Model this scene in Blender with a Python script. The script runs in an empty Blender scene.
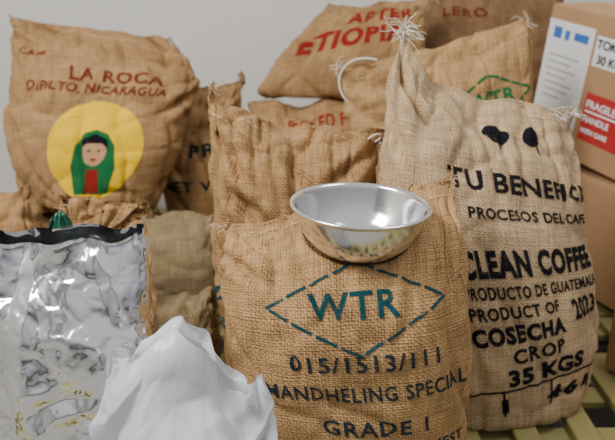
import bpy, bmesh, math, random
import numpy as np
from mathutils import Vector, Matrix, noise
random.seed(7)
S = bpy.context.scene

# ---------------------------------------------------------------- materials
def new_mat(name):
    m = bpy.data.materials.new(name); m.use_nodes = True
    nt = m.node_tree; b = nt.nodes['Principled BSDF']
    return m, nt, b
def N(nt, t, **k):
    n = nt.nodes.new(t)
    for a, v in k.items(): setattr(n, a, v)
    return n
def math_n(nt, op, a, b=None):
    n = N(nt, 'ShaderNodeMath', operation=op)
    for i, x in enumerate((a, b)):
        if x is None: continue
        if isinstance(x, (int, float)): n.inputs[i].default_value = x
        else: nt.links.new(x, n.inputs[i])
    return n.outputs[0]
def mixc(nt, fac, a, b, mode='MIX'):
    n = N(nt, 'ShaderNodeMix', data_type='RGBA', blend_type=mode)
    for i, x in ((0, fac), (6, a), (7, b)):
        if isinstance(x, (int, float)): n.inputs[i].default_value = x
        elif isinstance(x, tuple): n.inputs[i].default_value = (*x, 1) if len(x) == 3 else x
        else: nt.links.new(x, n.inputs[i])
    return n.outputs[2]
def weave_nodes(nt, pitch=0.0048):
    uv = N(nt, 'ShaderNodeUVMap'); sep = N(nt, 'ShaderNodeSeparateXYZ')
    nz = N(nt, 'ShaderNodeTexNoise'); nz.inputs['Scale'].default_value = 25; nz.inputs['Detail'].default_value = 2
    nt.links.new(uv.outputs[0], nz.inputs['Vector'])
    sc = N(nt, 'ShaderNodeVectorMath', operation='SCALE'); sc.inputs['Scale'].default_value = 0.012
    nt.links.new(nz.outputs['Color'], sc.inputs[0])
    ad = N(nt, 'ShaderNodeVectorMath', operation='ADD')
    nt.links.new(uv.outputs[0], ad.inputs[0]); nt.links.new(sc.outputs[0], ad.inputs[1])
    nt.links.new(ad.outputs[0], sep.inputs[0])
    k = math.pi / pitch
    su = math_n(nt, 'SINE', math_n(nt, 'MULTIPLY', sep.outputs[0], k))
    sv = math_n(nt, 'SINE', math_n(nt, 'MULTIPLY', sep.outputs[1], k))
    au = math_n(nt, 'ABSOLUTE', su); av = math_n(nt, 'ABSOLUTE', sv)
    ck = math_n(nt, 'GREATER_THAN', math_n(nt, 'MULTIPLY', su, sv), 0.0)
    h = math_n(nt, 'ADD', math_n(nt, 'MULTIPLY', au, ck),
               math_n(nt, 'MULTIPLY', av, math_n(nt, 'SUBTRACT', 1.0, ck)))
    outs = []
    for sx, sy in ((260, 16), (16, 260)):
        mp = N(nt, 'ShaderNodeMapping'); mp.inputs['Scale'].default_value = (sx, sy, 1)
        nt.links.new(uv.outputs[0], mp.inputs[0])
        t = N(nt, 'ShaderNodeTexNoise'); t.inputs['Scale'].default_value = 1.0; t.inputs['Detail'].default_value = 3
        nt.links.new(mp.outputs[0], t.inputs['Vector']); outs.append(t.outputs['Fac'])
    sl = math_n(nt, 'MULTIPLY', math_n(nt, 'ADD', outs[0], outs[1]), 0.5)
    return uv, h, sl
def burlap(name, light, dark):
    m, nt, b = new_mat(name)
    uv, h, sl = weave_nodes(nt)
    r = N(nt, 'ShaderNodeMapRange'); r.inputs[1].default_value = .38; r.inputs[2].default_value = .62
    nt.links.new(sl, r.inputs[0])
    f = math_n(nt, 'ADD', math_n(nt, 'MULTIPLY', r.outputs[0], .58), math_n(nt, 'MULTIPLY', h, .42))
    c = mixc(nt, f, dark, light)
    big = N(nt, 'ShaderNodeTexNoise'); big.inputs['Scale'].default_value = 9; big.inputs['Detail'].default_value = 5
    nt.links.new(uv.outputs[0], big.inputs['Vector'])
    br = N(nt, 'ShaderNodeMapRange'); br.inputs[1].default_value = .35; br.inputs[2].default_value = .7
    br.inputs[3].default_value = .80; br.inputs[4].default_value = 1.08
    nt.links.new(big.outputs['Fac'], br.inputs[0])
    cc = N(nt, 'ShaderNodeVectorMath', operation='SCALE')
    nt.links.new(c, cc.inputs[0]); nt.links.new(br.outputs[0], cc.inputs['Scale'])
    nt.links.new(cc.outputs[0], b.inputs['Base Color'])
    b.inputs['Roughness'].default_value = .9
    b.inputs['Specular IOR Level'].default_value = .1
    bp = N(nt, 'ShaderNodeBump'); bp.inputs['Strength'].default_value = 1.0; bp.inputs['Distance'].default_value = .0025
    nt.links.new(f, bp.inputs['Height']); nt.links.new(bp.outputs[0], b.inputs['Normal'])
    return m
def ink(name, col, wear=.44):
    m, nt, b = new_mat(name)
    uv, h, sl = weave_nodes(nt)
    b.inputs['Base Color'].default_value = (*col, 1); b.inputs['Roughness'].default_value = .95
    b.inputs['Specular IOR Level'].default_value = .03
    r = N(nt, 'ShaderNodeMapRange'); r.inputs[1].default_value = wear - .06; r.inputs[2].default_value = wear + .06
    r.inputs[3].default_value = .20; r.inputs[4].default_value = .93
    nt.links.new(sl, r.inputs[0]); nt.links.new(r.outputs[0], b.inputs['Alpha'])
    return m
def plain(name, col, rough=.6, metal=0, noise_amt=.06, scale=20, bump=0):
    m, nt, b = new_mat(name)
    tc = N(nt, 'ShaderNodeTexCoord'); t = N(nt, 'ShaderNodeTexNoise')
    t.inputs['Scale'].default_value = scale; t.inputs['Detail'].default_value = 5
    nt.links.new(tc.outputs['Object'], t.inputs['Vector'])
    lo = tuple(x * (1 - noise_amt) for x in col); hi = tuple(min(1, x * (1 + noise_amt)) for x in col)
    nt.links.new(mixc(nt, t.outputs['Fac'], lo, hi), b.inputs['Base Color'])
    b.inputs['Roughness'].default_value = rough; b.inputs['Metallic'].default_value = metal
    if bump:
        bp = N(nt, 'ShaderNodeBump'); bp.inputs['Strength'].default_value = bump; bp.inputs['Distance'].default_value = .002
        nt.links.new(t.outputs['Fac'], bp.inputs['Height']); nt.links.new(bp.outputs[0], b.inputs['Normal'])
    return m

B_LIGHT = burlap('burlap_golden', (.67, .42, .195), (.26, .138, .055))
B_PALE = burlap('burlap_pale', (.76, .56, .34), (.34, .22, .118))
B_MID = burlap('burlap_brown', (.55, .335, .155), (.21, .112, .046))
B_DARK = burlap('burlap_dark_brown', (.34, .20, .10), (.14, .08, .037))  # dark brown cloth, the own colour of two rear sacks
B_OLIVE = burlap('burlap_olive', (.40, .30, .16), (.18, .13, .067))
I_TEAL = ink('ink_teal', (.007, .068, .085), .41)
I_BLUE = ink('ink_slate', (.014, .030, .042), .41)
I_BLACK = ink('ink_black', (.009, .010, .015), .38)
I_RED = ink('ink_red', (.24, .018, .014), .41)
I_BRICK = ink('ink_brick', (.15, .026, .016), .42)
I_YEL = ink('ink_yellow', (.80, .51, .015), .37)
I_GREEN = ink('ink_green', (.012, .13, .045), .36)
I_SKIN = ink('ink_cream', (.52, .30, .16), .30)
I_GOLD = ink('ink_stitch', (.62, .45, .26), .30)

# ---------------------------------------------------------------- helpers
def link(o, parent=None):
    S.collection.objects.link(o)
    if parent: o.parent = parent
    return o
def sm(x, a, b):
    t = np.clip((x - a) / (b - a), 0, 1); return t * t * (3 - 2 * t)
def hsh(i, j, k):
    h = math.sin(i * 127.1 + j * 311.7 + k * 74.7) * 43758.5453
    return h - math.floor(h)
def facet(x, y, k):
    """piecewise planar random height field: crisp creases between flat facets"""
    wx = noise.noise(Vector((x * .7, y * .7, k * 3.3))) * .9; wy = noise.noise(Vector((x * .7 + 9, y * .7, k * 5.1))) * .9
    x += wx; y += wy
    sk = (x + y) * .366; X = x + sk; Y = y + sk
    i = math.floor(X); j = math.floor(Y); a = X - i; b = Y - j
    h00 = hsh(i, j, k); h11 = hsh(i + 1, j + 1, k)
    if a > b:
        h10 = hsh(i + 1, j, k); return h00 * (1 - a) + h10 * (a - b) + h11 * b - .5
    h01 = hsh(i, j + 1, k); return h00 * (1 - b) + h01 * (b - a) + h11 * a - .5

class Loft:
    """closed cloth bag lofted through world-space rows (left point, right point, half depth)"""
    def __init__(self, name, rows, mat, NU=84, NV=110, ear=.03, lump=.007, wr=.012, fold=.006, seed=0,
                 ex=.92, ey=.78, style='sack', dent=None, top=None, open_top=0, folds=None, octs=None, fade0=.72, wavy=.022, hem=.003):
        R = np.array(rows, float); k = len(R)
        Rp = np.vstack([2 * R[0] - R[1], R, 2 * R[-1] - R[-2]])
        D = []
        for i in range(k - 1):
            p0, p1, p2, p3 = Rp[i:i + 4]
            for t in np.linspace(0, 1, 40, endpoint=(i == k - 2)):
                D.append(.5 * ((2 * p1) + (-p0 + p2) * t + (2 * p0 - 5 * p1 + 4 * p2 - p3) * t * t + (-p0 + 3 * p1 - 3 * p2 + p3) * t ** 3))
        D = np.array(D); C = (D[:, :3] + D[:, 3:6]) / 2
        seg = np.linalg.norm(np.diff(C, axis=0), axis=1) + np.abs(np.diff(D[:, 6])) * .5
        L = np.concatenate([[0], np.cumsum(seg)]); self.H = L[-1]
        vs = np.linspace(0, 1, NV + 1)
        D = np.array([np.interp(vs * L[-1], L, D[:, c]) for c in range(7)]).T
        C = (D[:, :3] + D[:, 3:6]) / 2; A = (D[:, 3:6] - D[:, :3]) / 2; T = np.gradient(C, axis=0)
        T /= np.linalg.norm(T, axis=1)[:, None]
        n = np.cross(A, T); n /= np.linalg.norm(n, axis=1)[:, None]
        th = np.maximum(D[:, 6], .003)
        self.W = 2 * np.linalg.norm(A, axis=1).mean() * 1.15
        ph = np.linspace(0, math.pi, 400)
        cx = -np.sign(np.cos(ph)) * np.abs(np.cos(ph)) ** ex; sy = np.abs(np.sin(ph)) ** ey
        asp = th.max() / np.linalg.norm(A, axis=1).max()
        al = np.concatenate([[0], np.cumsum(np.hypot(np.diff(cx), np.diff(sy) * asp))]); al /= al[-1]
        ss = np.linspace(0, 1, NU + 1)
        cx = np.interp(ss, al, cx); sy = np.interp(ss, al, sy)
        M = 2 * NU
        ringc = np.concatenate([cx, cx[1:-1][::-1]]); rings = np.concatenate([sy, -sy[1:-1][::-1]])
        rs = np.concatenate([ss, ss[1:-1][::-1]])
        P = C[:, None, :] + A[:, None, :] * ringc[None, :, None] + n[:, None, :] * (th[:, None] * rings[None, :])[:, :, None]
        fade = sm(vs, fade0, 1.0); e = np.abs(2 * rs - 1) ** 5
        wav = np.array([noise.noise(Vector((s * 5 + seed * 3.1, seed, 0))) for s in rs])
        tp = np.interp(rs, [a for a, _ in top], [b for _, b in top]) if top else 0 * rs
        up = fade[:, None] * (ear * e + wavy * wav + tp - open_top * rings)[None, :]
        P = P + T[:, None, :] * up[:, :, None]
        wob = np.array([noise.noise(Vector((s * 7 + seed * 1.7, seed + 9, 0))) for s in rs])
        P = P + n[:, None, :] * (sm(vs, .9, 1)[:, None] * wob[None, :] * .03)[:, :, None]
        def normals(P):
            du = np.roll(P, -1, 1) - np.roll(P, 1, 1); dv = np.gradient(P, axis=0)
            nn = np.cross(du, dv); return nn / (np.linalg.norm(nn, axis=2)[:, :, None] + 1e-9)
        Nn = normals(P)
        d = np.zeros(P.shape[:2])
        for j in range(NV + 1):
            v = vs[j]; f = min(th[j] / .06, 1); ft = float(sm(np.array(v), .40, 1)); fb = 1 - float(sm(np.array(v), 0, .35))
            for i in range(M):
                p = Vector(P[j, i]); q = p + Vector((seed * 5.3, seed * 2.1, seed))
                s = rs[i]; side = 1 if i <= NU else -1
                if style == 'sack':
                    x = lump * noise.noise(q * 6) + .4 * lump * noise.noise(q * 17) + .12 * lump * noise.noise(q * 45)
                    a = noise.noise(Vector((s * 11 + seed * 2.3, v * 3.2, seed + side)))
                    x -= wr * ft * f * max(0, 1 - abs(a) * 4) ** 1.4
                    x += wr * .8 * ft * f * a
                    b = noise.noise(Vector(((s + v * .6) * 4.5 + seed, (v - s * .5) * 2.4, seed * 1.3 + side)))
                    x -= fold * max(0, 1 - abs(b) * 5.5) ** 1.3
                    b2 = noise.noise(Vector(((s * .4 - v) * 5.5 + seed, (v * .3 + s) * 3., seed * 2.3 + side)))
                    x -= fold * .9 * max(0, 1 - abs(b2) * 6) ** 1.3 * (.35 + .65 * max(ft, fb))
                    ed = min(s, 1 - s)
                    x += .006 * math.exp(-ed * 14) * noise.noise(Vector((v * 24, s * 4, seed)))
                    if hem and v > .93: x += hem * (1 if v > .955 else (v - .93) / .025)
                    if folds:
                        for (s0, v0, s1, v1, wd, dp) in folds:
                            if side < 0: continue
                            dx, dy = s1 - s0, v1 - v0; t = ((s - s0) * dx + (v - v0) * dy) / (dx * dx + dy * dy)
                            t = min(max(t, 0), 1); dd = math.hypot(s - s0 - dx * t, v - v0 - dy * t)
                            g = math.sin(math.pi * min(max(t, .08), .92))
                            x += dp * g * (-math.exp(-(dd / wd) ** 2) + .6 * math.exp(-((dd - 2 * wd) / (wd * 1.2)) ** 2))
                else:
                    x = 0
                    X = (i / M) * 2 * self.W; Y = v * self.H
                    w_ = min(1, i / 10, (M - i) / 10)
                    for kk, (cw, ch, am, an) in enumerate(octs):
                        ca, sa = math.cos(an), math.sin(an)
                        x += am * facet((X * ca + Y * sa) / cw + seed, (-X * sa + Y * ca) / ch, kk + seed)
                    x *= (.4 + .6 * f) * w_
                d[j, i] = x
        if style != 'sack':
            d = (d + .5 * np.roll(d, 1, 1) + .5 * np.roll(d, -1, 1)) / 2
            d[1:-1] = (d[1:-1] * 2 + d[2:] + d[:-2]) / 4
        P = P + Nn * d[:, :, None]
        zmin = R[0, 2] - .004
        P[:, :, 2] = np.maximum(P[:, :, 2], zmin)
        if dent:
            for j in range(NV + 1):
                for i in range(M):
                    z = dent(P[j, i])
                    if P[j, i, 2] > z: P[j, i, 2] = z
        Nn = normals(P)
        self.F = P[:, :NU + 1]; self.Nf = Nn[:, :NU + 1]; self.NU = NU; self.NV = NV
        me = bpy.data.meshes.new(name)
        verts = P.reshape(-1, 3).tolist(); faces = []; uvs = []
        uu = np.linspace(0, 2 * self.W, M + 1); vv = vs * self.H
        for j in range(NV):
            for i in range(M):
                k2 = (i + 1) % M
                faces.append((j * M + i, j * M + k2, (j + 1) * M + k2, (j + 1) * M + i))
                uvs += [(uu[i], vv[j]), (uu[i + 1], vv[j]), (uu[i + 1], vv[j + 1]), (uu[i], vv[j + 1])]
        for base, fl in ((0, True), (NV * M, False)):
            if base and open_top: continue
            for i in range(NU):
                b0 = (M - i) % M; b1 = M - i - 1
                q = [i, i + 1, b1, b0]
                if i == 0: q = [0, 1, b1]
                if i == NU - 1: q = [i, i + 1, b0]
                if fl: q = q[::-1]
                faces.append([base + x for x in q]); uvs += [(uu[i], x * .01) for x in range(len(q))]
        me.from_pydata(verts, [], faces)
        ul = me.uv_layers.new(name='UVMap')
        ul.data.foreach_set('uv', np.array(uvs, float).ravel())
        me.polygons.foreach_set('use_smooth', [True] * len(me.polygons))
        me.materials.append(mat); me.update()
        self.o = link(bpy.data.objects.new(name, me)); self.seed = seed
        self.layers = {}
    def surf(self, s, v, off):
        s = min(max(s, 0), 1) * self.NU; v = min(max(v, 0), 1) * self.NV
        i = min(int(s), self.NU - 1); j = min(int(v), self.NV - 1); a = s - i; b = v - j
        def L(G): return (G[j, i] * (1 - a) + G[j, i + 1] * a) * (1 - b) + (G[j + 1, i] * (1 - a) + G[j + 1, i + 1] * a) * b
        nn = L(self.Nf); return L(self.F) + nn / (np.linalg.norm(nn) + 1e-9) * off
    def stamp(self, bm, s0, v0, rot, mat, lift=0, curve=0):
        xs = [v.co.x for v in bm.verts]; ys = [v.co.y for v in bm.verts]
        if not xs: return
        for ax, lo, hi in ((0, min(xs), max(xs)), (1, min(ys), max(ys))):
            st = .005; c = math.floor(lo / st) * st + st
            while c < hi:
                co = Vector((c, 0, 0)) if ax == 0 else Vector((0, c, 0)); no = Vector((1, 0, 0)) if ax == 0 else Vector((0, 1, 0))
                bmesh.ops.bisect_plane(bm, geom=bm.verts[:] + bm.edges[:] + bm.faces[:], plane_co=co, plane_no=no, dist=1e-6)
                c += st
        cr, sr = math.cos(rot), math.sin(rot)
        vs, fs, uv = self.layers.setdefault(mat.name, ([], [], []))
        base = len(vs); bm.verts.ensure_lookup_table(); bm.verts.index_update()
        out = set()
        for v in bm.verts:
            x = v.co.x * cr - v.co.y * sr; y = v.co.x * sr + v.co.y * cr + curve * v.co.x ** 2
            s = s0 + x / self.W; t = v0 + y / self.H
            if s < 0 or s > 1 or t < 0 or t > 1: out.add(v.index)
            vs.append(self.surf(s, t, .0018 + lift).tolist()); uv.append((s * self.W, t * self.H))
        for f in bm.faces:
            if any(v.index in out for v in f.verts): continue
            fs.append([base + v.index for v in f.verts])
        bm.free()
    def text(self, body, s, v, w, h, mat, rot=0, bold=.02, lift=0, curve=0):
        cu = bpy.data.curves.new('t', 'FONT'); cu.body = body; cu.size = 1; cu.offset = bold + .010; cu.resolution_u = 3
        cu.space_character = 1.12
        o = bpy.data.objects.new('t', cu); S.collection.objects.link(o)
        dg = bpy.context.evaluated_depsgraph_get(); me = bpy.data.meshes.new_from_object(o.evaluated_get(dg))
        bm = bmesh.new(); bm.from_mesh(me)
        bpy.data.objects.remove(o); bpy.data.meshes.remove(me); bpy.data.curves.remove(cu)
        xs = [q.co.x for q in bm.verts]; ys = [q.co.y for q in bm.verts]
        x0, x1, y0, y1 = min(xs), max(xs), min(ys), max(ys)
        for q in bm.verts:
            q.co.x = ((q.co.x - x0) / (x1 - x0) - .5) * w; q.co.y = ((q.co.y - y0) / (y1 - y0) - .5) * h; q.co.z = 0
        self.stamp(bm, s, v, rot, mat, lift, curve)
    def poly(self, pts, s, v, mat, rot=0, lift=0):
        bm = bmesh.new(); bm.faces.new([bm.verts.new((x, y, 0)) for x, y in pts])
        bmesh.ops.triangulate(bm, faces=bm.faces[:])
        self.stamp(bm, s, v, rot, mat, lift)
    def line(self, p, q, w, s, v, mat, rot=0, dash=None, lift=0):
        p = Vector(p); q = Vector(q); d = (q - p); L = d.length; d.normalize(); n = Vector((-d.y, d.x)) * w / 2
        segs = [(0, L)]
        if dash:
            segs = []; t = 0
            while t < L: segs.append((t, min(L, t + dash[0]))); t += dash[0] + dash[1]
        for a, b in segs:
            A = p + d * a; Bq = p + d * b
            self.poly([tuple(A - n), tuple(Bq - n), tuple(Bq + n), tuple(A + n)], s, v, mat, rot, lift)
    def ell(self, rx, ry, s, v, mat, cx=0, cy=0, rot=0, lift=0, n=40):
        self.poly([(cx + rx * math.cos(2 * math.pi * i / n), cy + ry * math.sin(2 * math.pi * i / n)) for i in range(n)], s, v, mat, rot, lift)
    def stitches(self, v=.945, mat=None):
        self.line((-self.W * .47, 0), (self.W * .47, 0), .003, .5, v, mat or I_GOLD, dash=(.009, .006))
    def done(self, name='printed_lettering'):
        for mn, (vs, fs, uv) in self.layers.items():
            me = bpy.data.meshes.new(name); me.from_pydata(vs, [], fs)
            ul = me.uv_layers.new(name='UVMap')
            ul.data.foreach_set('uv', np.array([uv[l.vertex_index] for l in me.loops], float).ravel())
            me.polygons.foreach_set('use_smooth', [True] * len(me.polygons))
            me.materials.append(bpy.data.materials[mn])
            link(bpy.data.objects.new(name + '_' + mn, me), self.o)
        return self.o
    def frays(self, spots, mat, n=14, ln=.05):
        cu = bpy.data.curves.new('loose_threads', 'CURVE'); cu.dimensions = '3D'; cu.bevel_depth = .0007; cu.bevel_resolution = 1
        rnd = random.Random(self.seed + 3)
        for s0, v0 in spots:
            for k in range(n):
                p = Vector(self.surf(s0 + rnd.uniform(-.025, .025), v0 + rnd.uniform(-.03, .0), 0))
                d = Vector((rnd.uniform(-1, 1), rnd.uniform(-1, .3), rnd.uniform(-.2, 1.2))).normalized()
                sp = cu.splines.new('POLY'); m = 6; sp.points.add(m - 1); L = ln * rnd.uniform(.4, 1)
                for i in range(m):
                    sp.points[i].co = (*p, 1); d = (d + Vector((rnd.gauss(0, .35), rnd.gauss(0, .35), rnd.gauss(-.15, .3)))).normalized(); p = p + d * L / m
        cu.materials.append(mat)
        link(bpy.data.objects.new('loose_threads', cu), self.o)
    def string(self, pts, mat, r=.0022, name='tie_string'):
        cu = bpy.data.curves.new(name, 'CURVE'); cu.dimensions = '3D'; cu.bevel_depth = r; cu.bevel_resolution = 2
        sp = cu.splines.new('NURBS'); sp.points.add(len(pts) - 1)
        for i, p in enumerate(pts): sp.points[i].co = (*p, 1)
        sp.use_endpoint_u = True; sp.order_u = 4; cu.materials.append(mat)
        link(bpy.data.objects.new(name, cu), self.o)

M_THREAD = plain('jute_thread', (.62, .45, .28), .9)
M_STRING = plain('cotton_string', (.80, .76, .68), .9)

# ---------------------------------------------------------------- room
def box_obj(name, lo, hi, mat, parent=None, bev=0):
    bm = bmesh.new(); bmesh.ops.create_cube(bm, size=1)
    for v in bm.verts:
        v.co = Vector([lo[i] + (v.co[i] + .5) * (hi[i] - lo[i]) for i in range(3)])
    if bev: bmesh.ops.bevel(bm, geom=bm.edges[:], offset=bev, segments=2, affect='EDGES')
    me = bpy.data.meshes.new(name); bm.to_mesh(me); bm.free(); me.materials.append(mat)
    return link(bpy.data.objects.new(name, me), parent)
M_WALL = plain('wall_paint', (.68, .67, .635), .85, 0, .03, 6, .15)
M_FLOOR = plain('concrete_floor', (.28, .27, .25), .7, 0, .18, 8, .3)
box_obj('floor', (-1.7, -1.5, -.05), (2.6, 3.2, 0), M_FLOOR)
box_obj('wall_back', (-1.7, 3.06, 0), (2.6, 3.2, 2.8), M_WALL)
box_obj('wall_left', (-1.84, -1.5, 0), (-1.7, 3.2, 2.8), M_WALL)
box_obj('baseboard_back', (-1.7, 3.045, 0), (2.6, 3.06, .08), plain('trim_grey', (.3, .3, .3), .6))

# ---------------------------------------------------------------- pallets
M_PAL = plain('olive_plastic', (.29, .255, .095), .6, 0, .18, 14)
def pallet(x0, y0, w=1.08, d=1.1):
    bm = bmesh.new()
    def bx(a, b):
        r = bmesh.ops.create_cube(bm, size=1)
        for v in r['verts']: v.co = Vector([a[i] + (v.co[i] + .5) * (b[i] - a[i]) for i in range(3)])
    n = 8; pw = w / (n - .35)
    for i in range(n): bx((x0 + i * pw, y0, .113), (x0 + i * pw + pw * .42, y0 + d, .136))
    m = 7; pd = d / (m - .6)
    for i in range(m): bx((x0, y0 + i * pd, .09), (x0 + w, y0 + i * pd + pd * .4, .1125))
    for i in range(3):
        for j in range(3):
            cx = x0 + .01 + i * (w - .14) / 2; cy = y0 + .01 + j * (d - .14) / 2
            bx((cx, cy, .0), (cx + .12, cy + .12, .0895))
    bmesh.ops.bevel(bm, geom=bm.edges[:], offset=.003, segments=1, affect='EDGES')
    me = bpy.data.meshes.new('plastic_pallet'); bm.to_mesh(me); bm.free(); me.materials.append(M_PAL)
    link(bpy.data.objects.new('plastic_pallet', me))
for px, py in ((-.90, .80), (.20, .80), (-.90, 1.92), (.20, 1.92), (1.30, .80), (1.30, 1.92)): pallet(px, py)

# ---------------------------------------------------------------- steel bowl
BX, BY, BZ = .097, 1.215, .645       # base centre
pp = [(0.0001, 0), (.046, 0), (.060, .0008), (.071, .004), (.083, .011), (.093, .020), (.101, .030), (.1075, .041), (.113, .053), (.118, .066), (.122, .079), (.1252, .090), (.1268, .0965),
      (.1295, .0970), (.1335, .0978), (.1360, .0995), (.1360, .1018), (.1335, .1036), (.1303, .1034), (.1268, .1020), (.1247, .0985), (.123, .092), (.1198, .080), (.1155, .0665), (.1105, .0535), (.105, .0425), (.0985, .0318), (.0905, .022), (.0805, .0135), (.069, .0068), (.058, .0036), (.044, .0028), (0.0001, .0028)]
pp = [(r * .99, z * .94) for r, z in pp]
def dent(p):
    r = math.hypot(p[0] - BX, p[1] - BY)
    if r > .165: return 9
    z = np.interp(r, [a for a, _ in pp[:13]], [b for _, b in pp[:13]])
    if r > .116: z = .066
    if r > .145: z = .066 + (r - .145) * 2.
    return BZ + z - .0055
nseg = 96; rings = []
bm = bmesh.new()
for r, z in pp:
    rings.append([bm.verts.new((r * math.cos(2 * math.pi * i / nseg), r * math.sin(2 * math.pi * i / nseg), z)) for i in range(nseg)])
for a, b in zip(rings, rings[1:]):
    for i in range(nseg):
        f = bm.faces.new((a[i], a[(i + 1) % nseg], b[(i + 1) % nseg], b[i])); f.smooth = True
bmesh.ops.remove_doubles(bm, verts=bm.verts[:], dist=.0005)
bmesh.ops.recalc_face_normals(bm, faces=bm.faces[:])
me = bpy.data.meshes.new('steel_mixing_bowl'); bm.to_mesh(me); bm.free()
m, nt, b = new_mat('brushed_steel')
b.inputs['Metallic'].default_value = 1; b.inputs['Base Color'].default_value = (.88, .88, .89, 1)
tc = N(nt, 'ShaderNodeTexCoord'); mp = N(nt, 'ShaderNodeMapping'); mp.inputs['Scale'].default_value = (8, 8, 500)
t = N(nt, 'ShaderNodeTexNoise'); t.inputs['Scale'].default_value = 1; nt.links.new(tc.outputs['Object'], mp.inputs[0]); nt.links.new(mp.outputs[0], t.inputs['Vector'])
mr = N(nt, 'ShaderNodeMapRange'); mr.inputs[3].default_value = .08; mr.inputs[4].default_value = .20
nt.links.new(t.outputs['Fac'], mr.inputs[0]); nt.links.new(mr.outputs[0], b.inputs['Roughness'])
me.materials.append(m)
bowl = link(bpy.data.objects.new('steel_mixing_bowl', me)); bowl.location = (BX, BY, BZ); bowl.rotation_euler = (0, math.radians(1.8), 0)

# ---------------------------------------------------------------- sacks
F = Loft('burlap_sack', [
    (-.06, 1.24, .142, .26, 1.24, .142, .08), (-.10, 1.23, .16, .32, 1.23, .16, .125), (-.12, 1.22, .25, .333, 1.22, .25, .15),
    (-.15, 1.22, .40, .326, 1.22, .40, .155), (-.165, 1.225, .52, .312, 1.225, .53, .145), (-.167, 1.235, .595, .302, 1.25, .625, .11),
    (-.165, 1.24, .635, .298, 1.29, .69, .06), (-.165, 1.25, .66, .298, 1.33, .735, .012), (-.165, 1.255, .672, .30, 1.345, .755, .004)],
    B_LIGHT, NU=120, NV=150, seed=1, ear=.025, wr=.013, fold=.008, dent=dent,
    folds=[(.05, .85, .30, .70, .018, .010), (.03, .70, .22, .45, .016, .008), (.97, .86, .85, .62, .018, .009), (.98, .6, .88, .35, .02, .008), (.15, .95, .28, .8, .012, .007), (.06, .35, .2, .15, .02, .008)])
sF = .53; dh = .080; dw = .142; dv = .668
for a_, b_ in (((-dw, 0), (0, dh)), ((0, dh), (dw, 0)), ((dw, 0), (0, -dh)), ((0, -dh), (-dw, 0))):
    F.line(a_, b_, .0050, sF, dv, I_TEAL, dash=(.034, .007), rot=.03)
F.text('WTR', sF - .01, dv + .002, .14, .046, I_TEAL, bold=.01, rot=.03)
F.text('015/1513/111', .545, .535, .235, .031, I_BLUE, bold=.01, rot=.02)
F.text('MANDHELING SPECIAL', .555, .450, .335, .031, I_BLUE, bold=.01, rot=.02)
F.text('GRADE 1', .555, .348, .17, .031, I_BLUE, bold=.01)
F.text('JAVA ARABICA FINEST', .56, .270, .31, .030, I_BLUE, bold=.01)
F.text('INDONESIA', .53, .18, .20, .030, I_BLUE)
F.stitches(); F.frays([(.01, .98), (.99, .98)], M_THREAD, 10, .04); F.done()

Md = Loft('burlap_sack', [
    (-.18, 1.55, .142, .10, 1.55, .142, .07), (-.21, 1.54, .2, .12, 1.54, .2, .10), (-.215, 1.53, .34, .13, 1.54, .34, .11),
    (-.225, 1.52, .52, .14, 1.54, .5, .11), (-.232, 1.53, .66, .15, 1.55, .63, .10), (-.235, 1.55, .78, .16, 1.57, .72, .06),
    (-.235, 1.58, .85, .18, 1.6, .76, .012), (-.235, 1.59, .87, .19, 1.61, .775, .004)],
    B_MID, NU=100, NV=130, seed=2, ear=.03, wr=.018, fold=.015, lump=.012, top=[(0, .01), (.12, -.01), (.4, -.02), (.7, .0), (1, .01)],
    folds=[(.05, .95, .35, .70, .022, .018), (.10, .75, .45, .60, .02, .014), (.95, .92, .6, .72, .022, .016), (.4, .88, .7, .66, .02, .012), (.03, .5, .2, .35, .02, .01)])
Md.text('MANDHELING', .33, .36, .26, .034, I_TEAL, rot=-.3)
Md.text('SPECIAL', .3, .26, .2, .034, I_TEAL, rot=-.3)
Md.stitches(); Md.frays([(.01, .99), (.99, .99)], M_THREAD, 14, .04)
q = Vector(Md.surf(.93, .93, .004))
Md.string([q, q + Vector((-.03, -.01, -.03)), q + Vector((-.05, -.03, -.0)), q + Vector((-.02, -.03, .03)), q + Vector((.01, -.01, .02)), q + Vector((-.02, -.01, -.005)), q + Vector((-.09, -.02, .0))], M_STRING)
Md.done()

Rt = Loft('burlap_sack', [
    (.26, 1.45, .142, .69, 1.55, .142, .13), (.24, 1.445, .16, .705, 1.53, .16, .15), (.21, 1.44, .3, .708, 1.55, .3, .158),
    (.18, 1.46, .5, .69, 1.57, .44, .155), (.167, 1.49, .68, .668, 1.59, .58, .135), (.17, 1.52, .82, .65, 1.61, .69, .10),
    (.19, 1.55, .93, .64, 1.63, .765, .045), (.21, 1.58, .99, .64, 1.64, .805, .008), (.212, 1.585, 1.005, .645, 1.645, .82, .004)],
    B_PALE, NU=120, NV=160, seed=3, ear=.02, wr=.016, fold=.008, top=[(0, .02), (.1, .005), (.25, -.055), (.5, -.045), (.75, -.01), (1, .02)],
    folds=[(.03, .95, .30, .78, .02, .016), (.02, .82, .25, .6, .02, .012), (.97, .9, .8, .7, .018, .012), (.1, .35, .4, .12, .02, .007), (.95, .3, .8, .1, .02, .007), (.28, .93, .4, .76, .015, .008)])
rr = .11
Rt.ell(.028, .038, .50, .845, I_BLACK); Rt.line((0, -.036), (.004, -.056), .004, .50, .845, I_BLACK)
Rt.ell(.022, .036, .655, .855, I_BLACK, rot=-.35); Rt.line((0, .0), (.012, -.058), .004, .655, .855, I_BLACK)
Rt.text('TU BENEFICIO', .61, .672, .37, .048, I_BLACK, rot=.04, bold=.02)
Rt.text('PROCESOS DEL CAFE', .60, .590, .29, .026, I_BLACK, rot=.06)
Rt.text('CLEAN COFFEE', .575, .465, .32, .064, I_BLACK, bold=.04, rot=rr)
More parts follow.
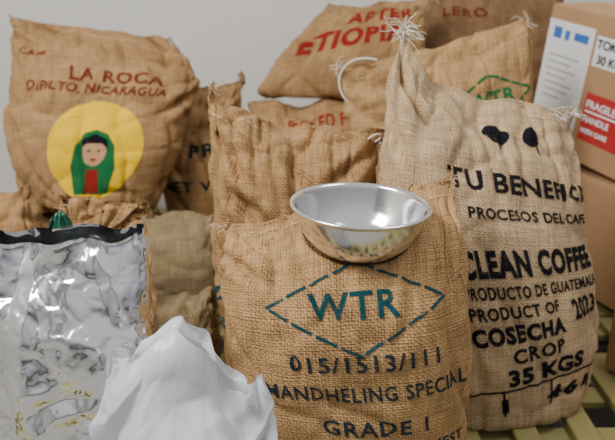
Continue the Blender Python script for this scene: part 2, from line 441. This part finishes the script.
Rt.text('PRODUCTO DE GUATEMALA', .585, .393, .32, .030, I_BLACK, rot=rr)
Rt.text('PRODUCT OF', .485, .335, .19, .029, I_BLACK, rot=rr); Rt.text('2023', .765, .335, .075, .055, I_BLACK, rot=rr, bold=.03)
Rt.text('COSECHA', .495, .280, .20, .042, I_BLACK, rot=rr, bold=.04)
Rt.text('CROP', .56, .228, .12, .034, I_BLACK, rot=rr); Rt.text('35 KGS', .595, .175, .18, .042, I_BLACK, bold=.04, rot=rr)
Rt.line((-.2, 0), (.2, 0), .005, .58, .140, I_BLACK, rot=rr)
for i in range(4): Rt.line((-.2 + .11 * i, .0), (-.2 + .11 * i, -.060), .005, .58, .137, I_BLACK, rot=rr)
Rt.text('1   461', .61, .100, .22, .036, I_BLACK, bold=.04, rot=rr)
Rt.stitches(); Rt.frays([(.01, .99)], M_STRING, 40, .08); Rt.frays([(.98, .99), (.9, .99), (.8, .99)], M_STRING, 16, .05)
Rt.done()

LR = Loft('burlap_sack', [
    (-.88, 2.12, .40, -.53, 2.12, .40, .07), (-.92, 2.13, .43, -.50, 2.13, .43, .12), (-.955, 2.16, .56, -.44, 2.16, .56, .14),
    (-.965, 2.2, .72, -.39, 2.2, .70, .13), (-.96, 2.24, .84, -.35, 2.24, .79, .10), (-.955, 2.28, .94, -.37, 2.27, .86, .045),
    (-.955, 2.30, .99, -.43, 2.29, .92, .010), (-.955, 2.3, 1.005, -.45, 2.3, .94, .004)],
    B_MID, NU=110, NV=130, seed=4, ear=.02, wr=.022, fold=.013, lump=.012,
    folds=[(.98, .80, .6, .88, .025, .026), (.97, .65, .82, .5, .025, .018), (.02, .9, .25, .80, .02, .018), (.05, .6, .15, .3, .02, .014), (.3, .12, .6, .06, .02, .014)])
LR.text('LA ROCA', .58, .685, .24, .048, I_BRICK, bold=.02, rot=.03)
LR.text('DIPILTO, NICARAGUA', .51, .605, .37, .040, I_BRICK, rot=.01, bold=.02)
LR.text('CAFE', .2, .78, .08, .022, I_BRICK)
cs, cv = .56, .335
LR.ell(.138, .155, cs, cv, I_YEL)
LR.poly([(-.055, -.135), (-.068, -.05), (-.055, .02), (-.032, .055), (0, .068), (.032, .055), (.055, .02), (.068, -.05), (.055, -.135)], cs, cv, I_GREEN, lift=.0008)
LR.ell(.035, .045, cs, cv, I_SKIN, cy=.0, lift=.0016)
LR.poly([(-.037, .01), (-.035, .036), (0, .055), (.035, .036), (.037, .01), (.02, .026), (-.02, .026)], cs, cv, I_BLACK, lift=.0024)
for dx in (-.014, .014): LR.ell(.005, .003, cs, cv, I_BLACK, cx=dx, cy=.003, lift=.0024, n=12)
LR.ell(.009, .004, cs, cv, I_RED, cy=-.024, lift=.0024, n=16)
LR.poly([(-.026, -.13), (-.018, -.055), (.018, -.055), (.026, -.13)], cs, cv, I_RED, lift=.0016)
LR.stitches(); LR.frays([(.01, .99), (.98, .99)], M_STRING, 12, .05); LR.done()

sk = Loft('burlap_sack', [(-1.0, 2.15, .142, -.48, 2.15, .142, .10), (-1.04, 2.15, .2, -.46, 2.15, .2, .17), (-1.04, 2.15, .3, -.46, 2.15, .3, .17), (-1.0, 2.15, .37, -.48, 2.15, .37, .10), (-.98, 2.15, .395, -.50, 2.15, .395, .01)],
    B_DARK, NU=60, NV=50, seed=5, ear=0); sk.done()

Pk = Loft('burlap_sack', [(-.46, 2.38, .142, -.28, 2.38, .142, .07), (-.49, 2.38, .2, -.26, 2.38, .2, .11), (-.53, 2.38, .45, -.25, 2.38, .45, .12), (-.53, 2.38, .58, -.25, 2.38, .60, .11), (-.50, 2.39, .68, -.235, 2.39, .72, .07), (-.47, 2.41, .735, -.23, 2.41, .775, .01), (-.465, 2.41, .745, -.23, 2.41, .79, .004)],
    B_MID, NU=90, seed=6, ear=.03, wr=.022, fold=.012, folds=[(.1, .95, .6, .84, .03, .02), (.95, .82, .5, .72, .03, .014)])
Pk.text('PRO', .66, .64, .12, .045, I_BLUE, rot=.1); Pk.text('NET W', .45, .46, .16, .04, I_BLUE, rot=.05)
Pk.stitches(); Pk.done()

Rp = Loft('burlap_sack', [(-.18, 2.28, .142, .30, 2.28, .142, .07), (-.20, 2.27, .2, .33, 2.28, .2, .12), (-.22, 2.27, .5, .34, 2.28, .5, .13), (-.21, 2.28, .64, .33, 2.29, .66, .10), (-.2, 2.29, .71, .32, 2.3, .72, .03), (-.2, 2.30, .735, .32, 2.31, .74, .004)],
    B_MID, NU=90, seed=7, ear=.0, wr=.016, fold=.010)
Rp.text('PICKED PRODUCE', .60, .86, .36, .05, I_RED, rot=.06); Rp.text('HAND', .3, .80, .14, .04, I_RED)
Rp.done()

Et = Loft('burlap_sack', [(-.14, 2.30, .745, .34, 2.32, .745, .03), (-.17, 2.31, .77, .37, 2.32, .77, .07), (-.13, 2.35, .83, .39, 2.35, .84, .10), (-.06, 2.40, .90, .40, 2.39, .92, .10), (.02, 2.46, .98, .41, 2.43, 1.0, .06), (.06, 2.5, 1.02, .42, 2.46, 1.05, .01), (.07, 2.5, 1.03, .42, 2.47, 1.06, .004)],
    B_MID, NU=100, seed=8, ear=.02, wr=.013, fold=.008, folds=[(.02, .3, .25, .6, .03, .018), (.6, .22, .9, .10, .03, .018)])
Et.text('AFTER', .60, .73, .24, .070, I_RED, rot=.16, bold=.03); Et.text('ETIOPIA', .49, .48, .32, .082, I_RED, rot=.16, bold=.04)
Et.stitches(); Et.frays([(.02, .99), (.98, .99)], M_STRING, 12, .06); Et.done()

Wk = Loft('burlap_sack', [(.17, 1.97, .142, .60, 1.98, .142, .08), (.14, 1.97, .2, .64, 1.98, .2, .11), (.13, 1.97, .5, .66, 1.98, .5, .12), (.13, 1.97, .66, .66, 1.98, .70, .12), (.115, 1.98, .78, .655, 1.99, .86, .08), (.10, 1.99, .86, .64, 2.01, .98, .02), (.09, 2.0, .875, .635, 2.02, 1.02, .004)],
    B_LIGHT, NU=100, seed=9, ear=.03, wr=.018, fold=.011, folds=[(.05, .95, .5, .8, .03, .02), (.1, .8, .4, .62, .025, .016)])
ws, wv = .70, .775
for a_, b_ in (((-.13, 0), (0, .066)), ((0, .066), (.13, 0)), ((.13, 0), (0, -.066)), ((0, -.066), (-.13, 0))):
    Wk.line(a_, b_, .008, ws, wv, I_GREEN, rot=.08, dash=(.03, .006))
Wk.text('WTR', ws, wv, .13, .042, I_GREEN, rot=.08, bold=0.02)
Wk.text('015/1513', ws, wv - .13, .2, .035, I_GREEN, rot=.08)
Wk.stitches(); Wk.frays([(.02, .99), (.98, .99)], M_STRING, 12, .06)
q = Vector(Wk.surf(.04, .97, .004))
Wk.string([q + Vector((.10, -.02, .03)), q + Vector((.04, -.01, .04)), q, q + Vector((-.01, -.01, -.03)), q + Vector((0, -.02, -.07)), q + Vector((.02, -.02, -.09))], M_STRING)
Wk.done()

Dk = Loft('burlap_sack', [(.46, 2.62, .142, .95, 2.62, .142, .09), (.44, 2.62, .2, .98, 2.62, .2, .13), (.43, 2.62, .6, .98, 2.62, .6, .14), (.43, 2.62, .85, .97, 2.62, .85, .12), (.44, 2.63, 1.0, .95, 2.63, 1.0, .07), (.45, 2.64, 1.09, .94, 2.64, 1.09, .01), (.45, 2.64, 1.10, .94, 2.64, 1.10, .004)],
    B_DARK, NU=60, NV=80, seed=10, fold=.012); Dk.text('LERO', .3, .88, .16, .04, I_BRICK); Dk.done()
La = Loft('burlap_sack', [(-1.12, 1.78, .142, -.76, 1.78, .142, .08), (-1.15, 1.78, .2, -.73, 1.78, .2, .12), (-1.15, 1.78, .4, -.73, 1.78, .38, .12), (-1.12, 1.79, .52, -.75, 1.79, .5, .09), (-1.08, 1.80, .59, -.77, 1.8, .56, .02), (-1.08, 1.80, .6, -.77, 1.8, .57, .004)],
    B_MID, NU=70, NV=80, seed=11, wr=.02, fold=.012); La.done()
Lb = Loft('burlap_sack', [(-.66, 1.90, .142, -.30, 1.90, .142, .06), (-.69, 1.90, .18, -.27, 1.90, .18, .11), (-.69, 1.90, .3, -.26, 1.90, .3, .12), (-.66, 1.91, .38, -.27, 1.91, .39, .09), (-.62, 1.94, .44, -.28, 1.94, .45, .03), (-.62, 1.95, .455, -.28, 1.95, .465, .004)],
    B_OLIVE, NU=60, NV=60, seed=12, ear=0, fold=.006); Lb.done()
Lc = Loft('burlap_sack', [(-.47, 1.60, .142, -.25, 1.60, .142, .05), (-.48, 1.60, .18, -.235, 1.60, .18, .10), (-.48, 1.60, .25, -.235, 1.60, .25, .11), (-.46, 1.60, .32, -.24, 1.60, .32, .08), (-.44, 1.61, .36, -.25, 1.61, .36, .01)],
    B_OLIVE, NU=50, NV=50, seed=13, ear=0, fold=.006); Lc.done()
Ta = Loft('burlap_sack', [(-.66, 1.50, .142, -.50, 1.50, .142, .05), (-.68, 1.50, .2, -.49, 1.50, .2, .08), (-.68, 1.50, .4, -.47, 1.50, .4, .08), (-.63, 1.52, .5, -.44, 1.52, .5, .06), (-.60, 1.54, .56, -.42, 1.55, .56, .045), (-.60, 1.56, .62, -.39, 1.56, .60, .03), (-.61, 1.56, .66, -.375, 1.56, .615, .006)],
    B_MID, NU=70, NV=90, seed=14, ear=-.03, wr=.03, fold=.02); Ta.frays([(.02, .98), (.98, .98)], M_THREAD, 12, .05); Ta.done()
m, nt, b = new_mat('green_film'); b.inputs['Base Color'].default_value = (.008, .09, .055, 1); b.inputs['Roughness'].default_value = .35
Gl = Loft('green_plastic_liner', [(-.58, 1.36, .142, -.48, 1.36, .142, .01), (-.58, 1.36, .4, -.46, 1.36, .4, .015), (-.585, 1.36, .56, -.455, 1.36, .56, .02), (-.57, 1.36, .61, -.48, 1.36, .61, .015), (-.54, 1.36, .665, -.51, 1.36, .67, .004)],
    m, NU=50, NV=70, seed=15, style='film', ear=0, octs=[(.04, .06, .03, .3), (.02, .03, .012, 1)]); Gl.done()
Lo = Loft('burlap_sack', [(-.88, 1.32, .142, -.70, 1.32, .142, .08), (-.90, 1.32, .2, -.67, 1.32, .2, .12), (-.90, 1.32, .3, -.66, 1.32, .3, .13), (-.89, 1.33, .40, -.68, 1.33, .4, .1), (-.88, 1.34, .45, -.7, 1.34, .45, .01)],
    B_MID, NU=50, NV=60, seed=16, ear=0); Lo.done()

# ---------------------------------------------------------------- foil bag
m, nt, b = new_mat('aluminium_foil_film')
b.inputs['Metallic'].default_value = 1; b.inputs['Base Color'].default_value = (.88, .90, .93, 1); b.inputs['Roughness'].default_value = .13
Fo = Loft('foil_bag', [
    (-.56, 1.13, .142, -.33, 1.13, .142, .08), (-.585, 1.13, .18, -.29, 1.13, .18, .10), (-.60, 1.13, .35, -.275, 1.13, .35, .105),
    (-.605, 1.13, .50, -.275, 1.13, .50, .090), (-.61, 1.13, .58, -.280, 1.13, .58, .062), (-.612, 1.135, .63, -.284, 1.135, .64, .034),
    (-.612, 1.14, .68, -.287, 1.14, .695, .016), (-.61, 1.14, .70, -.288, 1.14, .715, .014)],
    m, NU=210, NV=260, seed=17, style='film', ear=.022, ey=.6, open_top=.009, wavy=.014,
    octs=[(.06, .26, .024, .15), (.06, .07, .015, .6), (.024, .034, .0062, -.3), (.010, .013, .0018, .2)])
Fo.done()

# ---------------------------------------------------------------- white plastic bag
m, nt, b = new_mat('white_poly_film')
b.inputs['Base Color'].default_value = (.72, .745, .78, 1); b.inputs['Roughness'].default_value = .25
tr = N(nt, 'ShaderNodeBsdfTranslucent'); tr.inputs[0].default_value = (.80, .84, .88, 1)
mx = N(nt, 'ShaderNodeMixShader'); mx.inputs[0].default_value = .32
out = nt.nodes['Material Output']; nt.links.new(b.outputs[0], mx.inputs[1]); nt.links.new(tr.outputs[0], mx.inputs[2]); nt.links.new(mx.outputs[0], out.inputs[0])
Wb = Loft('white_plastic_bag', [
    (-.30, .93, .142, -.08, .93, .142, .06), (-.33, .92, .2, -.06, .92, .2, .08), (-.335, .91, .35, -.05, .91, .33, .08),
    (-.34, .91, .42, -.045, .91, .40, .065), (-.33, .92, .48, -.055, .92, .44, .045), (-.32, .93, .53, -.065, .93, .470, .028),
    (-.31, .935, .56, -.075, .935, .505, .018), (-.305, .94, .575, -.08, .94, .52, .016)],
    m, NU=200, NV=250, seed=21, style='film', ear=.0, open_top=.010, fade0=.45, wavy=.012,
    octs=[(.055, .34, .066, .18), (.045, .14, .036, -.5), (.05, .055, .013, .8), (.020, .03, .003, .3)],
    top=[(0, .0), (.12, .0), (.20, .01), (.36, .055), (.46, .08), (.58, .06), (.70, .01), (.80, -.01), (.9, .005), (1, .02)])
Wb.done()

# ---------------------------------------------------------------- cardboard boxes
M_CARD = plain('cardboard', (.43, .25, .125), .8, 0, .08, 30)
M_TAPE = plain('packing_tape', (.50, .33, .18), .3)
M_WHITE = plain('label_white', (.80, .80, .80), .5, 0, .01)
M_LBLUE = plain('label_blue', (.04, .16, .50), .5); M_LGRN = plain('label_green', (.10, .36, .08), .5)
M_LRED = plain('label_red', (.48, .025, .025), .5); M_BLK = plain('label_black', (.02, .02, .02), .5); M_GRY = plain('label_grey', (.35, .36, .38), .5)
def frame_box(A, yaw, tilt, L, Hh, Dp):
    e1 = Vector((math.cos(yaw), -math.sin(yaw), 0)); e2 = Vector((math.sin(yaw), math.cos(yaw), 0)); up = Vector((0, 0, 1))
    Rm = Matrix.Rotation(tilt, 3, e2); e1 = Rm @ e1; up = Rm @ up
    mw = Matrix(((e1.x, e2.x, up.x, A[0]), (e1.y, e2.y, up.y, A[1]), (e1.z, e2.z, up.z, A[2]), (0, 0, 0, 1)))
    o = box_obj('cardboard_box', (0, 0, -Hh), (L, Dp, 0), M_CARD, bev=.004); o.matrix_world = mw
    box_obj('flap_seam', (0.003, Dp / 2 - .0015, -.002), (L - .003, Dp / 2 + .0015, .0008), M_BLK, o)
    box_obj('tape_top', (-.001, Dp / 2 - .03, -.001), (L + .001, Dp / 2 + .03, .0012), M_TAPE, o)
    return o
def rect(o, x0, x1, z0, z1, mat, k=1, name='label'):
    return box_obj(name, (x0, -.0006 * k, z0), (x1, .0005, z1), mat, o)
def btext(o, body, x, z, h, mat, k=4):
    cu = bpy.data.curves.new('t', 'FONT'); cu.body = body; cu.size = h * 1.35; cu.offset = .001
    t = bpy.data.objects.new('t', cu); S.collection.objects.link(t)
    me = bpy.data.meshes.new_from_object(t.evaluated_get(bpy.context.evaluated_depsgraph_get()))
    bpy.data.objects.remove(t)
    for v in me.vertices: v.co = Vector((x + v.co.x, -.0006 * k, z + v.co.y))
    me.materials.append(mat); link(bpy.data.objects.new('label_text', me), o)
bx = frame_box((.790, 2.30, 1.055), math.radians(66), math.radians(7), .55, .455, .42)
rect(bx, .004, .20, -.445, -.045, M_WHITE)
rect(bx, .03, .065, -.10, -.065, M_LBLUE, 2); rect(bx, .08, .10, -.10, -.07, M_LBLUE, 2); rect(bx, .12, .18, -.095, -.07, M_LBLUE, 2)
for i, wd in enumerate((.13, .10, .13, .09, .12, .11, .08)):
    rect(bx, .03, .03 + wd, -.155 - i * .022, -.150 - i * .022, M_GRY, 2)
rect(bx, .06, .20, -.44, -.37, M_LGRN, 2); rect(bx, .09, .17, -.42, -.385, M_WHITE, 3)
rect(bx, .212, .40, -.15, -.06, M_WHITE, 2); btext(bx, 'TOKYO', .218, -.095, .027, M_BLK); btext(bx, '30 KG', .228, -.14, .027, M_BLK)
rect(bx, .222, .42, -.38, -.23, M_LRED, 2); btext(bx, 'FRAGILE', .228, -.275, .024, M_WHITE); rect(bx, .228, .40, -.29, -.284, M_WHITE, 3); btext(bx, 'HANDLE', .228, -.32, .02, M_WHITE); btext(bx, 'WITH CARE', .228, -.355, .015, M_WHITE)
bx2 = frame_box((.765, 2.29, .55), math.radians(66), math.radians(2), .55, .37, .45)
bx3 = frame_box((.80, 1.60, .335), math.radians(66), 0, .42, .19, .36)

# ---------------------------------------------------------------- lights, world, camera
def area(name, loc, tgt, size, e, col=(1, 1, 1)):
    l = bpy.data.lights.new(name, 'AREA'); l.shape = 'SQUARE'; l.size = size; l.energy = e; l.color = col
    o = link(bpy.data.objects.new(name, l)); o.location = loc
    o.rotation_euler = (Vector(tgt) - Vector(loc)).to_track_quat('-Z', 'Y').to_euler()
area('window_light', (-1.3, .6, 2.4), (.1, 1.6, .5), .9, 78, (1, .975, .94))
area('ceiling_light', (1.2, 1.3, 2.7), (.3, 1.7, .4), .8, 20, (1, .96, .91))
w = bpy.data.worlds.new('world'); S.world = w; w.use_nodes = True; nt = w.node_tree
bg = nt.nodes['Background']; tc = N(nt, 'ShaderNodeTexCoord'); sp = N(nt, 'ShaderNodeSeparateXYZ'); cr = N(nt, 'ShaderNodeValToRGB')
nt.links.new(tc.outputs['Generated'], sp.inputs[0])
mr = N(nt, 'ShaderNodeMapRange'); mr.inputs[1].default_value = -1; nt.links.new(sp.outputs[2], mr.inputs[0]); nt.links.new(mr.outputs[0], cr.inputs[0])
cr.color_ramp.elements[0].position = .42; cr.color_ramp.elements[0].color = (.10, .096, .09, 1)
cr.color_ramp.elements[1].position = .80; cr.color_ramp.elements[1].color = (.98, .98, 1, 1)
e_ = cr.color_ramp.elements.new(.52); e_.color = (.36, .36, .37, 1)
nt.links.new(cr.outputs[0], bg.inputs[0]); bg.inputs[1].default_value = .60
cam = bpy.data.cameras.new('camera'); co = link(bpy.data.objects.new('camera', cam)); S.camera = co
co.location = (0, 0, 1.15); co.rotation_euler = (math.radians(70), 0, 0)
cam.sensor_width = 36; cam.lens = 683 * 36 / 615; cam.clip_start = .01
cam.dof.use_dof = True; cam.dof.focus_distance = 1.26; cam.dof.aperture_fstop = 3.2
